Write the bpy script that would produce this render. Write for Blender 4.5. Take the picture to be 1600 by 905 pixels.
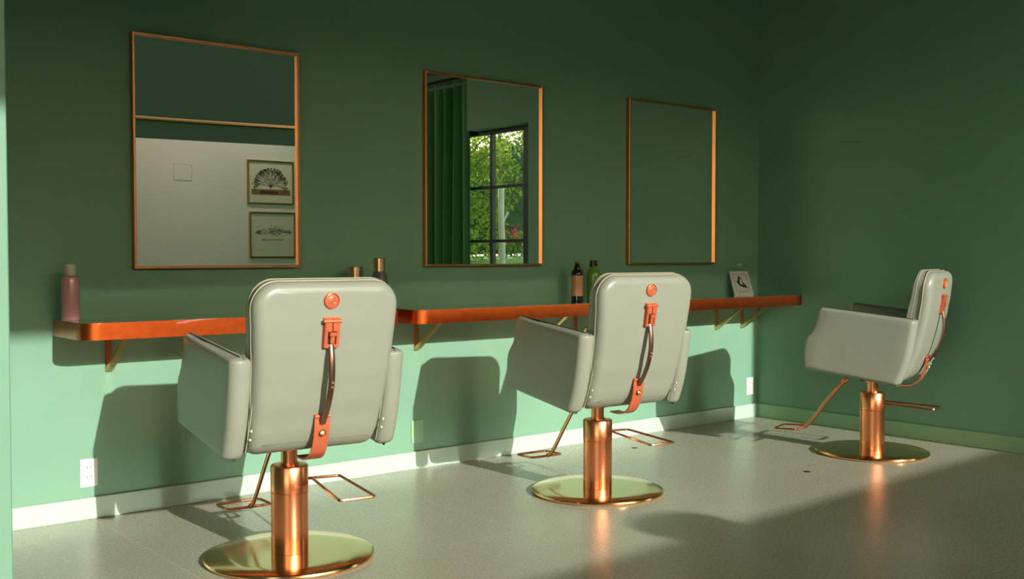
import bpy, bmesh, math, random
from mathutils import Vector, Matrix, noise
R = math.radians
random.seed(7)
S = bpy.context.scene
for o in list(bpy.data.objects): bpy.data.objects.remove(o)
C = S.collection

# ------------------------------------------------------------------ camera
cam = bpy.data.cameras.new('camera'); cam_o = bpy.data.objects.new('camera', cam); C.objects.link(cam_o)
cam.sensor_fit = 'HORIZONTAL'; cam.sensor_width = 36; cam.lens = 36*1673.95/1600
cam.clip_start = .05; cam.clip_end = 300
cam_o.location = (0, 0, 1.07)
cam_o.rotation_euler = (R(90-1.846), 0, R(-39.704))
S.camera = cam_o
# ------------------------------------------------------------------ light
TAN = .362                                   # tangent of the sun's elevation
w = bpy.data.worlds.new('sky'); S.world = w; w.use_nodes = True
nt = w.node_tree; nt.nodes.clear()
sky = nt.nodes.new('ShaderNodeTexSky'); sky.sky_type = 'NISHITA'; sky.sun_disc = False
sky.sun_elevation = math.atan(TAN); sky.sun_rotation = R(180); sky.altitude = 100; sky.air_density = 1; sky.dust_density = 1.2
bg = nt.nodes.new('ShaderNodeBackground'); bg.inputs['Strength'].default_value = .58
tint = nt.nodes.new('ShaderNodeMix'); tint.data_type = 'RGBA'; tint.blend_type = 'MULTIPLY'; tint.inputs[0].default_value = 1; tint.inputs[7].default_value = (1, .86, .62, 1)
wo = nt.nodes.new('ShaderNodeOutputWorld')
nt.links.new(sky.outputs[0], tint.inputs[6]); nt.links.new(tint.outputs[2], bg.inputs[0]); nt.links.new(bg.outputs[0], wo.inputs[0])
sun = bpy.data.lights.new('sun', 'SUN'); sun.energy = 5.35; sun.angle = R(.45); sun.color = (1, .96, .86)
sun_o = bpy.data.objects.new('sun', sun); C.objects.link(sun_o)
sun_o.location = (3, -12, 8)
sun_o.rotation_euler = Vector((-.008, 1, -TAN)).to_track_quat('-Z', 'Y').to_euler()
vs = S.view_settings; vs.view_transform = 'Standard'; vs.look = 'None'; vs.gamma = 1; vs.exposure = 0.0; vs.use_curve_mapping = False
S.cycles.max_bounces = 12; S.cycles.diffuse_bounces = 6; S.cycles.glossy_bounces = 6; S.cycles.transparent_max_bounces = 12
S.cycles.sample_clamp_indirect = 12; S.cycles.blur_glossy = 0

# ------------------------------------------------------------------ materials
def mat(name, col, rough=.5, metal=0, bump=0, scale=50, var=0, vscale=3, coat=0, spec=.5, sheen=0, aniso=0, coat_rough=.05, rvar=0, stretch=None, detail=4):
    m = bpy.data.materials.new(name); m.use_nodes = True
    n = m.node_tree.nodes; l = m.node_tree.links; b = n['Principled BSDF']
    b.inputs['Base Color'].default_value = (*col, 1); b.inputs['Roughness'].default_value = rough
    b.inputs['Metallic'].default_value = metal; b.inputs['Coat Weight'].default_value = coat
    b.inputs['Coat Roughness'].default_value = coat_rough
    b.inputs['Specular IOR Level'].default_value = spec; b.inputs['Sheen Weight'].default_value = sheen
    b.inputs['Anisotropic'].default_value = aniso
    if bump or var or rvar:
        tc = n.new('ShaderNodeTexCoord'); mp = n.new('ShaderNodeMapping'); l.new(tc.outputs['Object'], mp.inputs[0])
        if stretch: mp.inputs['Scale'].default_value = stretch
    if bump:
        t = n.new('ShaderNodeTexNoise'); t.inputs['Scale'].default_value = scale; t.inputs['Detail'].default_value = detail
        l.new(mp.outputs[0], t.inputs['Vector'])
        bp = n.new('ShaderNodeBump'); bp.inputs['Strength'].default_value = bump; bp.inputs['Distance'].default_value = .01
        l.new(t.outputs['Fac'], bp.inputs['Height']); l.new(bp.outputs[0], b.inputs['Normal'])
    if var or rvar:
        t2 = n.new('ShaderNodeTexNoise'); t2.inputs['Scale'].default_value = vscale; t2.inputs['Detail'].default_value = 6
        l.new(mp.outputs[0], t2.inputs['Vector'])
    if var:
        r = n.new('ShaderNodeValToRGB'); r.color_ramp.elements[0].position = .3; r.color_ramp.elements[1].position = .7
        r.color_ramp.elements[0].color = (*[c*(1-var) for c in col], 1); r.color_ramp.elements[1].color = (*[min(1, c*(1+var)) for c in col], 1)
        l.new(t2.outputs['Fac'], r.inputs[0]); l.new(r.outputs[0], b.inputs['Base Color'])
    if rvar:
        mr = n.new('ShaderNodeMapRange'); mr.inputs['To Min'].default_value = rough-rvar; mr.inputs['To Max'].default_value = rough+rvar
        mr.inputs['From Min'].default_value = .3; mr.inputs['From Max'].default_value = .7
        l.new(t2.outputs['Fac'], mr.inputs[0]); l.new(mr.outputs[0], b.inputs['Roughness'])
    return m
GREEN = (.168, .335, .232)
M = {}
M['wall'] = mat('green_wall_paint', GREEN, .55, bump=.06, scale=140, var=.03, vscale=2.5, spec=.3)
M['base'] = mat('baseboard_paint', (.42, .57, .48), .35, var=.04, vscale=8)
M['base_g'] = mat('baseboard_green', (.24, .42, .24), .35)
M['white'] = mat('warm_white_wall', (.86, .80, .74), .6, bump=.05, scale=120)
M['ceil'] = mat('ceiling_paint', (.05, .09, .04), .7)
M['copper'] = mat('polished_copper', (.90, .36, .19), .20, 1, bump=.02, scale=6, rvar=.05, vscale=9)
M['brushed'] = mat('brushed_copper', (.90, .32, .15), .24, 1, aniso=.2)
M['disc'] = mat('worn_copper_plate', (.92, .52, .26), .16, 1, bump=.015, scale=5, rvar=.05, vscale=7)
M['edge'] = mat('satin_copper_edge', (.76, .125, .022), .31, 1, bump=.03, scale=90, var=.10, vscale=30, coat=1, coat_rough=.04)
M['frame'] = mat('copper_frame', (.72, .30, .13), .32, 1)
M['brass'] = mat('brass_bracket', (.80, .50, .22), .3, 1)
M['wire'] = mat('copper_wire', (.88, .38, .20), .22, 1)
M['strap'] = mat('copper_red_strap', (.62, .15, .07), .38, .35, bump=.03, scale=200, coat=.2)
M['tube'] = mat('aged_copper_tube', (.42, .24, .18), .25, 1)
M['top'] = mat('dark_green_lacquer_top', (.035, .06, .035), .09, bump=.04, scale=3.2, coat=1, spec=1, detail=2, coat_rough=.06)
M['top'].node_tree.nodes['Principled BSDF'].inputs['Coat IOR'].default_value = 1.9
M['leather'] = mat('sage_leather', (.265, .288, .232), .36, bump=.05, scale=420, var=.03, vscale=6, coat=.08, coat_rough=.2)
M['piping'] = mat('pale_piping', (.50, .48, .33), .35)
M['dpiping'] = mat('dark_seam', (.05, .04, .025), .5)
M['dark'] = mat('dark_metal', (.03, .03, .03), .4, .8)
M['steel'] = mat('black_steel_frame', (.012, .018, .024), .35, .2)
M['plastic'] = mat('white_plastic', (.72, .72, .68), .35)
M['slot'] = mat('slot_black', (.02, .02, .02), .5)
M['slotg'] = mat('dark_scuff', (.06, .13, .06), .6)
M['plate_g'] = mat('green_painted_plate', (.25, .46, .27), .4)
M['pink'] = mat('pink_plastic', (.56, .27, .31), .22, var=.08, vscale=4, coat=.4, coat_rough=.1)
M['frost'] = mat('frosted_cap', (.50, .49, .42), .35)
M['grey'] = mat('grey_plastic', (.10, .11, .11), .3)
M['black'] = mat('black_gloss', (.018, .012, .010), .15, coat=.4)
M['peach'] = mat('peach_label', (.66, .32, .17), .35, var=.12, vscale=30, stretch=(4, 4, .2))
M['bgreen'] = mat('lime_bottle', (.13, .30, .035), .25, coat=.4)
M['bgreen_d'] = mat('lime_label_print', (.07, .17, .03), .4)
M['card'] = mat('pale_card', (.70, .70, .68), .5)
M['cardin'] = mat('card_print_area', (.62, .62, .60), .6)
M['ink'] = mat('print_ink', (.03, .03, .03), .6)
M['sepia'] = mat('sepia_ink', (.10, .045, .025), .7)
M['sepia2'] = mat('sepia_wash', (.34, .16, .06), .7)
M['paper'] = mat('aged_paper', (.95, .80, .66), .7)
M['cap'] = mat('pale_copper_cap', (.80, .50, .32), .28, 1)
M['gold'] = mat('gilt_frame', (.42, .22, .07), .3, 1)
M['velvet'] = mat('green_velvet', (.015, .15, .03), .7, sheen=.6, bump=.05, scale=200)
M['tile'] = None
M['bark'] = mat('bark', (.20, .15, .10), .9, bump=.6, scale=14)
M['pale'] = mat('pale_bark', (.62, .60, .48), .8, bump=.3, scale=9, var=.15)
M['grass'] = mat('lawn', (.16, .33, .04), .9, var=.35, vscale=2)
M['path'] = mat('pale_gravel', (.62, .62, .58), .9, var=.1, vscale=6)
M['conc'] = mat('grout', (.78, .78, .68), .3)
M['flower'] = mat('pink_petals', (.70, .07, .10), .6)
def leaf_mat(name, c1, c2):
    m = bpy.data.materials.new(name); m.use_nodes = True; n = m.node_tree.nodes; l = m.node_tree.links; n.clear()
    out = n.new('ShaderNodeOutputMaterial'); d = n.new('ShaderNodeBsdfDiffuse'); t = n.new('ShaderNodeBsdfTranslucent'); mx = n.new('ShaderNodeMixShader')
    g = n.new('ShaderNodeNewGeometry'); r = n.new('ShaderNodeValToRGB'); r.color_ramp.elements[0].color = (*c1, 1); r.color_ramp.elements[1].color = (*c2, 1)
    l.new(g.outputs['Random Per Island'], r.inputs[0]); l.new(r.outputs[0], d.inputs[0]); l.new(r.outputs[0], t.inputs[0])
    mx.inputs[0].default_value = .55; l.new(d.outputs[0], mx.inputs[1]); l.new(t.outputs[0], mx.inputs[2]); l.new(mx.outputs[0], out.inputs[0])
    return m
M['leafA'] = leaf_mat('yellow_green_leaves', (.12, .22, .03), (.42, .55, .09))
M['leafB'] = leaf_mat('mid_green_leaves', (.06, .15, .03), (.22, .36, .09))
M['leafC'] = leaf_mat('dark_green_leaves', (.05, .11, .05), (.16, .27, .13))
def glass_mat():
    m = bpy.data.materials.new('window_glass'); m.use_nodes = True; n = m.node_tree.nodes; l = m.node_tree.links; n.clear()
    out = n.new('ShaderNodeOutputMaterial'); a = n.new('ShaderNodeBsdfTransparent'); a.inputs[0].default_value = (.97, .985, .975, 1)
    b = n.new('ShaderNodeBsdfGlossy'); b.inputs['Roughness'].default_value = .01; lw = n.new('ShaderNodeLayerWeight'); lw.inputs[0].default_value = .5
    pw_ = n.new('ShaderNodeMath'); pw_.operation = 'POWER'; pw_.inputs[1].default_value = 5; l.new(lw.outputs['Facing'], pw_.inputs[0])
    f = n.new('ShaderNodeMath'); f.operation = 'MULTIPLY_ADD'; f.inputs[1].default_value = .9; f.inputs[2].default_value = .02; l.new(pw_.outputs[0], f.inputs[0])
    mx = n.new('ShaderNodeMixShader'); l.new(f.outputs[0], mx.inputs[0]); l.new(a.outputs[0], mx.inputs[1]); l.new(b.outputs[0], mx.inputs[2]); l.new(mx.outputs[0], out.inputs[0])
    return m
M['glass'] = glass_mat()
def mirror_mat():
    m = bpy.data.materials.new('silvered_mirror'); m.use_nodes = True; n = m.node_tree.nodes; l = m.node_tree.links
    b = n['Principled BSDF']; b.inputs['Metallic'].default_value = 1; b.inputs['Roughness'].default_value = .0
    b.inputs['Base Color'].default_value = (.92, .93, .90, 1)
    return m
M['mirror'] = mirror_mat()
def floor_mat():
    m = bpy.data.materials.new('speckled_stone_tile'); m.use_nodes = True; n = m.node_tree.nodes; l = m.node_tree.links; b = n['Principled BSDF']
    g = n.new('ShaderNodeNewGeometry')
    def noise_(s, d, rough=.6):
        t = n.new('ShaderNodeTexNoise'); t.inputs['Scale'].default_value = s; t.inputs['Detail'].default_value = d; t.inputs['Roughness'].default_value = rough
        l.new(g.outputs['Position'], t.inputs['Vector']); return t
    big, mid, fine = noise_(1.3, 5), noise_(95, 9, .8), noise_(160, 3)
    v = n.new('ShaderNodeTexVoronoi'); v.inputs['Scale'].default_value = 85; v.feature = 'DISTANCE_TO_EDGE'
    dist = n.new('ShaderNodeMix'); dist.data_type = 'RGBA'; dist.inputs[0].default_value = .06
    l.new(g.outputs['Position'], dist.inputs[6]); l.new(mid.outputs['Color'], dist.inputs[7]); l.new(dist.outputs[2], v.inputs['Vector'])
    def ramp(src, p0, c0, p1, c1):
        r = n.new('ShaderNodeValToRGB'); e = r.color_ramp.elements; e[0].position = p0; e[0].color = (*c0, 1); e[1].position = p1; e[1].color = (*c1, 1); l.new(src, r.inputs[0]); return r
    base = ramp(mid.outputs['Fac'], .28, (.36, .368, .29), .74, (.46, .468, .385))
    veins = ramp(v.outputs['Distance'], .0, (.55, .55, .47), .05, (.36, .36, .28))
    a = n.new('ShaderNodeMix'); a.data_type = 'RGBA'; a.inputs[0].default_value = .22; l.new(base.outputs[0], a.inputs[6]); l.new(veins.outputs[0], a.inputs[7])
    br = ramp(big.outputs['Fac'], .3, (.88, .88, .86), .7, (1.06, 1.06, 1.05))
    q = n.new('ShaderNodeMix'); q.data_type = 'RGBA'; q.blend_type = 'MULTIPLY'; q.inputs[0].default_value = 1; l.new(a.outputs[2], q.inputs[6]); l.new(br.outputs[0], q.inputs[7])
    l.new(q.outputs[2], b.inputs['Base Color'])
    mr = n.new('ShaderNodeMapRange'); mr.inputs['From Min'].default_value = .3; mr.inputs['From Max'].default_value = .7; mr.inputs['To Min'].default_value = .20; mr.inputs['To Max'].default_value = .36
    l.new(mid.outputs['Fac'], mr.inputs[0]); l.new(mr.outputs[0], b.inputs['Roughness'])
    bp = n.new('ShaderNodeBump'); bp.inputs['Strength'].default_value = .10; bp.inputs['Distance'].default_value = .004
    l.new(fine.outputs['Fac'], bp.inputs['Height']); l.new(bp.outputs[0], b.inputs['Normal'])
    b.inputs['Specular IOR Level'].default_value = .55
    return m
M['tile'] = floor_mat()

# ------------------------------------------------------------------ helpers
def finish(me, smooth, angle=35):
    if smooth:
        for p in me.polygons: p.use_smooth = True
        me.set_sharp_from_angle(angle=R(angle))
def obj(name, bm, m, parent=None, smooth=True, angle=35, loc=None):
    bmesh.ops.recalc_face_normals(bm, faces=bm.faces[:])
    me = bpy.data.meshes.new(name); bm.to_mesh(me); bm.free(); me.materials.append(m); finish(me, smooth, angle)
    o = bpy.data.objects.new(name, me); C.objects.link(o)
    if parent: o.parent = parent
    if loc: o.location = loc
    return o
def wn(o):
    md = o.modifiers.new('normals', 'WEIGHTED_NORMAL'); md.keep_sharp = True; md.weight = 100; return o
def empty(name, loc=(0, 0, 0), rz=0):
    o = bpy.data.objects.new(name, None); C.objects.link(o); o.location = loc; o.rotation_euler = (0, 0, rz); o.empty_display_size = .1
    return o
def tag(o, label=None, cat=None, group=None, kind=None):
    if label: o['label'] = label
    if cat: o['category'] = cat
    if group: o['group'] = group
    if kind: o['kind'] = kind
    return o
def struct(name, bm, m, parent=None, **k):
    o = obj(name, bm, m, parent, **k)
    if not parent: o['kind'] = 'structure'
    return o
def add_box(bm, a, b, bev=0, seg=2):
    vs = [bm.verts.new((x, y, z)) for x in (a[0], b[0]) for y in (a[1], b[1]) for z in (a[2], b[2])]
    fs = [bm.faces.new([vs[i] for i in f]) for f in ((0, 1, 3, 2), (4, 6, 7, 5), (0, 4, 5, 1), (2, 3, 7, 6), (0, 2, 6, 4), (1, 5, 7, 3))]
    if bev:
        es = list({e for f in fs for e in f.edges})
        bmesh.ops.bevel(bm, geom=es, offset=bev, segments=seg, affect='EDGES', profile=.5)
def box(a, b, bev=0, seg=2):
    bm = bmesh.new(); add_box(bm, a, b, bev, seg); return bm
def add_lathe(bm, prof, n=48, c=(0, 0, 0)):
    rings = []
    for r, z in prof:
        if r < 1e-6: rings.append([bm.verts.new((c[0], c[1], c[2]+z))])
        else: rings.append([bm.verts.new((c[0]+r*math.cos(2*math.pi*i/n), c[1]+r*math.sin(2*math.pi*i/n), c[2]+z)) for i in range(n)])
    for A, B in zip(rings, rings[1:]):
        for i in range(n):
            j = (i+1) % n
            if len(A) == 1 and len(B) == 1: break
            if len(A) == 1: bm.faces.new((A[0], B[i], B[j]))
            elif len(B) == 1: bm.faces.new((A[i], B[0], A[j]))
            else: bm.faces.new((A[i], B[i], B[j], A[j]))
def lathe(prof, n=48, c=(0, 0, 0)):
    bm = bmesh.new(); add_lathe(bm, prof, n, c); return bm
def smooth_path(pts, it=2, closed=False):
    pts = [Vector(p) for p in pts]
    for _ in range(it):
        out = []
        rng = range(len(pts)) if closed else range(len(pts)-1)
        for i in rng:
            a, b = pts[i], pts[(i+1) % len(pts)]
            out += [a*.75+b*.25, a*.25+b*.75]
        if not closed: out = [pts[0]]+out[1:-1]+[pts[-1]]
        pts = out
    return pts
def round_path(pts, r, closed=False, seg=5):
    """round the corners of a polyline with radius-ish r"""
    pts = [Vector(p) for p in pts]; n = len(pts); out = []
    for i in range(n):
        if not closed and i in (0, n-1): out.append(pts[i]); continue
        p, a, b = pts[i], pts[i-1], pts[(i+1) % n]
        da, db = (a-p), (b-p); ra = min(r, da.length*.45); rb = min(r, db.length*.45)
        s, e = p+da.normalized()*ra, p+db.normalized()*rb
        for k in range(seg+1):
            t = k/seg; out.append(s*(1-t)**2+p*2*t*(1-t)+e*t*t)
    return out
def add_tube(bm, pts, r, n=8, closed=False, flat=1.0):
    pts = [Vector(p) for p in pts]; N = len(pts); rings = []
    t0 = None; up = None
    for i, p in enumerate(pts):
        if closed: t = (pts[(i+1) % N]-pts[i-1]).normalized()
        else: t = (pts[min(i+1, N-1)]-pts[max(i-1, 0)]).normalized()
        if up is None:
            up = t.orthogonal().normalized() if abs(t.x) > .9 else Vector((1, 0, 0)); up = (up-t*up.dot(t)).normalized()
        else: up = (up-t*up.dot(t)).normalized()
        s = t.cross(up)
        rr = r[i] if isinstance(r, (list, tuple)) else r
        rings.append([bm.verts.new(p+up*math.cos(2*math.pi*k/n)*rr+s*math.sin(2*math.pi*k/n)*rr*flat) for k in range(n)])
    for i in range(N if closed else N-1):
        A, B = rings[i], rings[(i+1) % N]
        for k in range(n): bm.faces.new((A[k], A[(k+1) % n], B[(k+1) % n], B[k]))
    if not closed: bm.faces.new(rings[0]); bm.faces.new(rings[-1])
def tube(pts, r, n=8, closed=False, flat=1.0):
    bm = bmesh.new(); add_tube(bm, pts, r, n, closed, flat); return bm
def add_ribbon(bm, yz, x0, x1, th):
    """a flat strap following points (y,z), from x0 to x1, th thick (to the left of travel)"""
    P = [Vector((0, y, z)) for y, z in yz]; N = len(P); rows = []
    for i, p in enumerate(P):
        t = (P[min(i+1, N-1)]-P[max(i-1, 0)]).normalized(); nn = Vector((0, -t.z, t.y))
        q = p+nn*th
        rows.append([bm.verts.new(v) for v in ((x0, p.y, p.z), (x1, p.y, p.z), (x1, q.y, q.z), (x0, q.y, q.z))])
    for A, B in zip(rows, rows[1:]):
        for k in range(4): bm.faces.new((A[k], A[(k+1) % 4], B[(k+1) % 4], B[k]))
    bm.faces.new(rows[0]); bm.faces.new(rows[-1])
def add_prism(bm, outline, y0f, y1f, axis='x', bev=0, seg=3):
    """outline of (u,v); thickness between y0f(u) and y1f(u) along the axis"""
    def P(u, v, w_): return (w_, u, v) if axis == 'x' else ((u, w_, v) if axis == 'y' else (u, v, w_))
    A = [bm.verts.new(P(u, v, y0f(u))) for u, v in outline]; B = [bm.verts.new(P(u, v, y1f(u))) for u, v in outline]
    fa = bm.faces.new(A); fb = bm.faces.new(B[::-1]); n = len(A)
    for i in range(n): bm.faces.new((A[i], A[(i+1) % n], B[(i+1) % n], B[i]))
    if bev: bmesh.ops.bevel(bm, geom=list(fa.edges)+list(fb.edges), offset=bev, segments=seg, affect='EDGES', profile=.5, clamp_overlap=True)
def round_poly(pts, r, seg=6):
    rr = r if isinstance(r, (list, tuple)) else [r]*len(pts); out = []; n = len(pts)
    for i in range(n):
        p = Vector(pts[i]); a = Vector(pts[i-1]); b = Vector(pts[(i+1) % n])
        if rr[i] <= 0: out.append(tuple(p)); continue
        s = p+(a-p).normalized()*rr[i]; e = p+(b-p).normalized()*rr[i]
        for k in range(seg+1):
            t = k/seg; q = s*(1-t)**2+p*2*t*(1-t)+e*t*t; out.append((q.x, q.y))
    return out
def interp(tab, z):
    if z <= tab[0][0]: return tab[0][1]
    for (a, va), (b, vb) in zip(tab, tab[1:]):
        if z <= b: t = (z-a)/(b-a); t = t*t*(3-2*t)*.4+t*.6; return va+(vb-va)*t
    return tab[-1][1]
def pillow(half, layers, fn, nx=8, crown=(0, 0)):
    """half: (w,z) from the bottom middle to the top middle; layers: (inset, depth parameter); fn maps (x,z,depth parameter) to a point"""
    n = len(half); nrm = []
    for i in range(n):
        a = Vector(half[max(i-1, 0)]); b = Vector(half[min(i+1, n-1)]); t = (b-a).normalized(); nrm.append(Vector((t.y, -t.x)))
    nrm[0] = Vector((0, -1)); nrm[-1] = Vector((0, 1))
    bm = bmesh.new(); L = []
    for ins, d in layers:
        ring = []
        for i in range(n):
            wv = max(half[i][0]-ins*nrm[i].x, 0); zv = half[i][1]-ins*nrm[i].y
            ring.append((wv, zv, d))
        L.append(ring)
    def mk(wv, zv, d, s): return bm.verts.new(fn(wv*s, zv, d))
    R_ = [[mk(*q, 1) for q in ring] for ring in L]; Lf = [[(R_[k][i] if i in (0, n-1) else mk(*q, -1)) for i, q in enumerate(ring)] for k, ring in enumerate(L)]
    for k in range(len(L)-1):
        for i in range(n-1):
            bm.faces.new((R_[k][i], R_[k][i+1], R_[k+1][i+1], R_[k+1][i]))
            bm.faces.new((Lf[k][i+1], Lf[k][i], Lf[k+1][i], Lf[k+1][i+1]))
    for k, cr in ((0, crown[0]), (len(L)-1, crown[1])):
        rows = []
        for i, (wv, zv, d) in enumerate(L[k]):
            if i in (0, n-1): rows.append([R_[k][i]]); continue
            row = [Lf[k][i]]
            for j in range(1, nx):
                t = -1+2*j/nx
                v = fn(wv*t, zv, d); ed = min(1, (zv-half[0][1])/.14, (half[-1][1]-zv)/.14); ed = max(0, ed); v = (v[0], v[1]+cr*(1-t**4)*ed*(2-ed), v[2]); row.append(bm.verts.new(v))
            row.append(R_[k][i]); rows.append(row)
        for A, B in zip(rows, rows[1:]):
            if len(A) == 1 and len(B) > 1:
                for j in range(nx): bm.faces.new((A[0], B[j], B[j+1]))
            elif len(B) == 1 and len(A) > 1:
                for j in range(nx): bm.faces.new((A[j], A[j+1], B[0]))
            else:
                for j in range(nx): bm.faces.new((A[j], A[j+1], B[j+1], B[j]))
    return bm
def dup(root, loc, rz):
    r = root.copy(); C.objects.link(r); r.location = loc; r.rotation_euler = (0, 0, rz)
    for ch in list(root.children):
        c = ch.copy(); C.objects.link(c); c.parent = r
        for g in list(ch.children):
            d = g.copy(); C.objects.link(d); d.parent = c
    return r

# ------------------------------------------------------------------ the room
D, XR, XL = 4.417, 5.781, -2.2
YF = -4.13                                   # the front wall behind the camera
CZ = 3.94                                    # ceiling height = head of the high opening
XE = 7.15                                     # the room widens to here behind y = -1.6
YS = -1.8
T = .2
struct('wall_back', box((XL, D, -.05), (XR+T, D+T, CZ+.1)), M['wall'], smooth=False)
# right wall with window opening, plus an added niche keeping the curtain's shadow out
WY0, WY1, WZ0, WZ1 = -.1, 2.05, .24, 2.17
NY, NZ = 1.215, 2.76; NX = XR+.13
bm = bmesh.new()
add_box(bm, (XR, WY1, -.05), (XR+T, D, CZ+.1)); add_box(bm, (XR, YS, -.05), (XR+T, WY0, CZ+.1))
add_box(bm, (XR, NY, -.05), (XR+T, WY1, WZ0)); add_box(bm, (XR, NY, WZ1), (XR+T, WY1, CZ+.1))
add_box(bm, (XR, WY0, NZ), (XR+T, NY, CZ+.1)); add_box(bm, (NX, WY0, WZ1+.02), (XR+T, NY, NZ)); add_box(bm, (NX, WY0, -.05), (XR+T, NY, WZ0))
wr_ = struct('wall_right', bm, M['wall'], smooth=False)
obj('scuff_mark', tube([(XR, 3.815, 1.766), (XR, 3.66, 1.756)], .0016, 4), M['slotg'], wr_)
bm = bmesh.new(); add_box(bm, (XR+T, YS, -.05), (XE, YS+T, CZ+.1)); add_box(bm, (XE, YF-.15, -.05), (XE+T, YS+T, CZ+.1))
struct('wall_right_recess', bm, M['wall'], smooth=False)
# projecting piece of wall on the left
YB = 2.60; XB = .675
struct('wall_left', box((-.2, YB, 0), (XB, D, CZ+.05), .003, 1), M['wall'], smooth=False)
LY0, LY1, LZ0, LZ1 = -3.7, .7, .15, 3.0
bm = bmesh.new(); add_box(bm, (XL-T, LY1, -.05), (XL, D+T, CZ+.1)); add_box(bm, (XL-T, YF-.15, -.05), (XL, LY0, CZ+.1))
add_box(bm, (XL-T, LY0, -.05), (XL, LY1, LZ0)); add_box(bm, (XL-T, LY0, LZ1), (XL, LY1, CZ+.1))
struct('wall_far_left', bm, M['wall'], smooth=False)
w3 = empty('fill_window', (XL-.1, LY0, LZ0)); w3['kind'] = 'structure'  # unseen window, added and enlarged for side light on the right wall
bm = bmesh.new(); q_ = .05; hh_, ll_ = LZ1-LZ0, LY1-LY0
for a, b in (((-.03, 0, 0), (.03, q_, hh_)), ((-.03, ll_-q_, 0), (.03, ll_, hh_)), ((-.03, q_, 0), (.03, ll_-q_, q_)), ((-.03, q_, hh_-q_), (.03, ll_-q_, hh_)), ((-.03, ll_/2-.02, q_), (.03, ll_/2+.02, hh_-q_))): add_box(bm, a, b)
obj('window_frame', bm, M['steel'], w3, smooth=False)
for a_, b_ in ((q_, ll_/2-.02), (ll_/2+.02, ll_-q_)): obj('pane', box((-.003, a_, q_), (.003, b_, hh_-q_)), M['glass'], w3, smooth=False)
# the low white front wall; its top rises very slightly to the right
bm = bmesh.new()
def zt(x): return 2.487+.016*(x-4.6)
o_ = [(XL, -.05), (XE, -.05), (XE, zt(XE)), (XL, zt(XL))]
add_prism(bm, o_, lambda u: YF-.15, lambda u: YF, 'y')
struct('wall_front', bm, M['white'], smooth=False)
struct('ceiling', box((XL-T, YF-.15, CZ), (XE+T, D+T, CZ+.15)), M['ceil'], smooth=False)
struct('trim_1', box((XL, YF-.14, CZ-.05), (XE, YF-.02, CZ)), M['steel'], smooth=False)

# floor: a bed with long slabs laid on it, seams running towards the mirror wall
fl = struct('floor', box((XL-T, YF-.15, -.14), (XE+T, D+T, -.0004)), M['conc'], smooth=False)
cols = [-2.21, -1.295, -.38, .535, 1.45, 2.365, 2.67, 3.585, 4.50, 5.415, XR, XE]
g = .0011
for ci in range(len(cols)-1):
    x0, x1 = cols[ci], cols[ci+1]
    y = YF+[0, -.9, -.5, -1.3][ci % 4]*1.0; step = 2.13
    ymax = D if x1 <= XR+.001 else YS
    yy = [YF]
    k = YF+[2.0, .9, 1.5, .5][ci % 4]
    while k < ymax-.2: yy.append(k); k += step
    yy.append(ymax)
    for a, b in zip(yy, yy[1:]):
        bm = bmesh.new(); add_box(bm, (x0+g, a+g*.35, -.0010), (x1-g, b-g*.35, 0)); obj('floor_tile', bm, M['tile'], fl, smooth=False)
# baseboards
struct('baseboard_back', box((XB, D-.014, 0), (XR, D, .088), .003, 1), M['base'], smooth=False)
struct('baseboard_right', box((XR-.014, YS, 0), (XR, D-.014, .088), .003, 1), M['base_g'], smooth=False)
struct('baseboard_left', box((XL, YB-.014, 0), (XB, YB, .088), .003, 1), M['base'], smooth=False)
struct('wall_left_return', box((XL, YB, -.05), (-.2, YB+.15, CZ+.05)), M['wall'], smooth=False)

# ------------------------------------------------------------------ window in the right wall
win = empty('window_1', (XR+.05, (WY0+WY1)/2, WZ0)); win['kind'] = 'structure'
def wobj(name, bm, m):
    bmesh.ops.translate(bm, verts=bm.verts[:], vec=-win.location); return obj(name, bm, m, win, smooth=False)
fx0, fx1 = NX-.01, NX+.05
bm = bmesh.new(); q = .045; ye, ze = 1.845, 2.135
add_box(bm, (fx0, WY0, WZ0), (fx1, WY0+q, WZ1+.03)); add_box(bm, (fx0, ye, WZ0), (fx1, WY1, WZ1+.03))
add_box(bm, (fx0, WY0+q, ze), (fx1, ye, WZ1+.03)); add_box(bm, (fx0, WY0+q, WZ0), (fx1, ye, WZ0+q))
wobj('window_frame', bm, M['steel'])
ys = [WY0, .405, .90, 1.395, ye+.01]; zs = [WZ0, .712, 1.193, 1.667, ze+.01]
for y_ in ys[1:4]: wobj('mullion', box((fx0+.01, y_-.018, WZ0+q), (fx1-.01, y_+.018, ze)), M['steel'])
for z_ in zs[1:4]: wobj('glazing_bar', box((fx0+.014, WY0+q, z_-.013), (fx1-.014, ye, z_+.013)), M['steel'])
for i in range(4):
    for j in range(4):
        wobj('pane', box((fx0+.028, ys[i]+.012, zs[j]+.01), (fx0+.032, ys[i+1]-.012, zs[j+1]-.01)), M['glass'])

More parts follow.
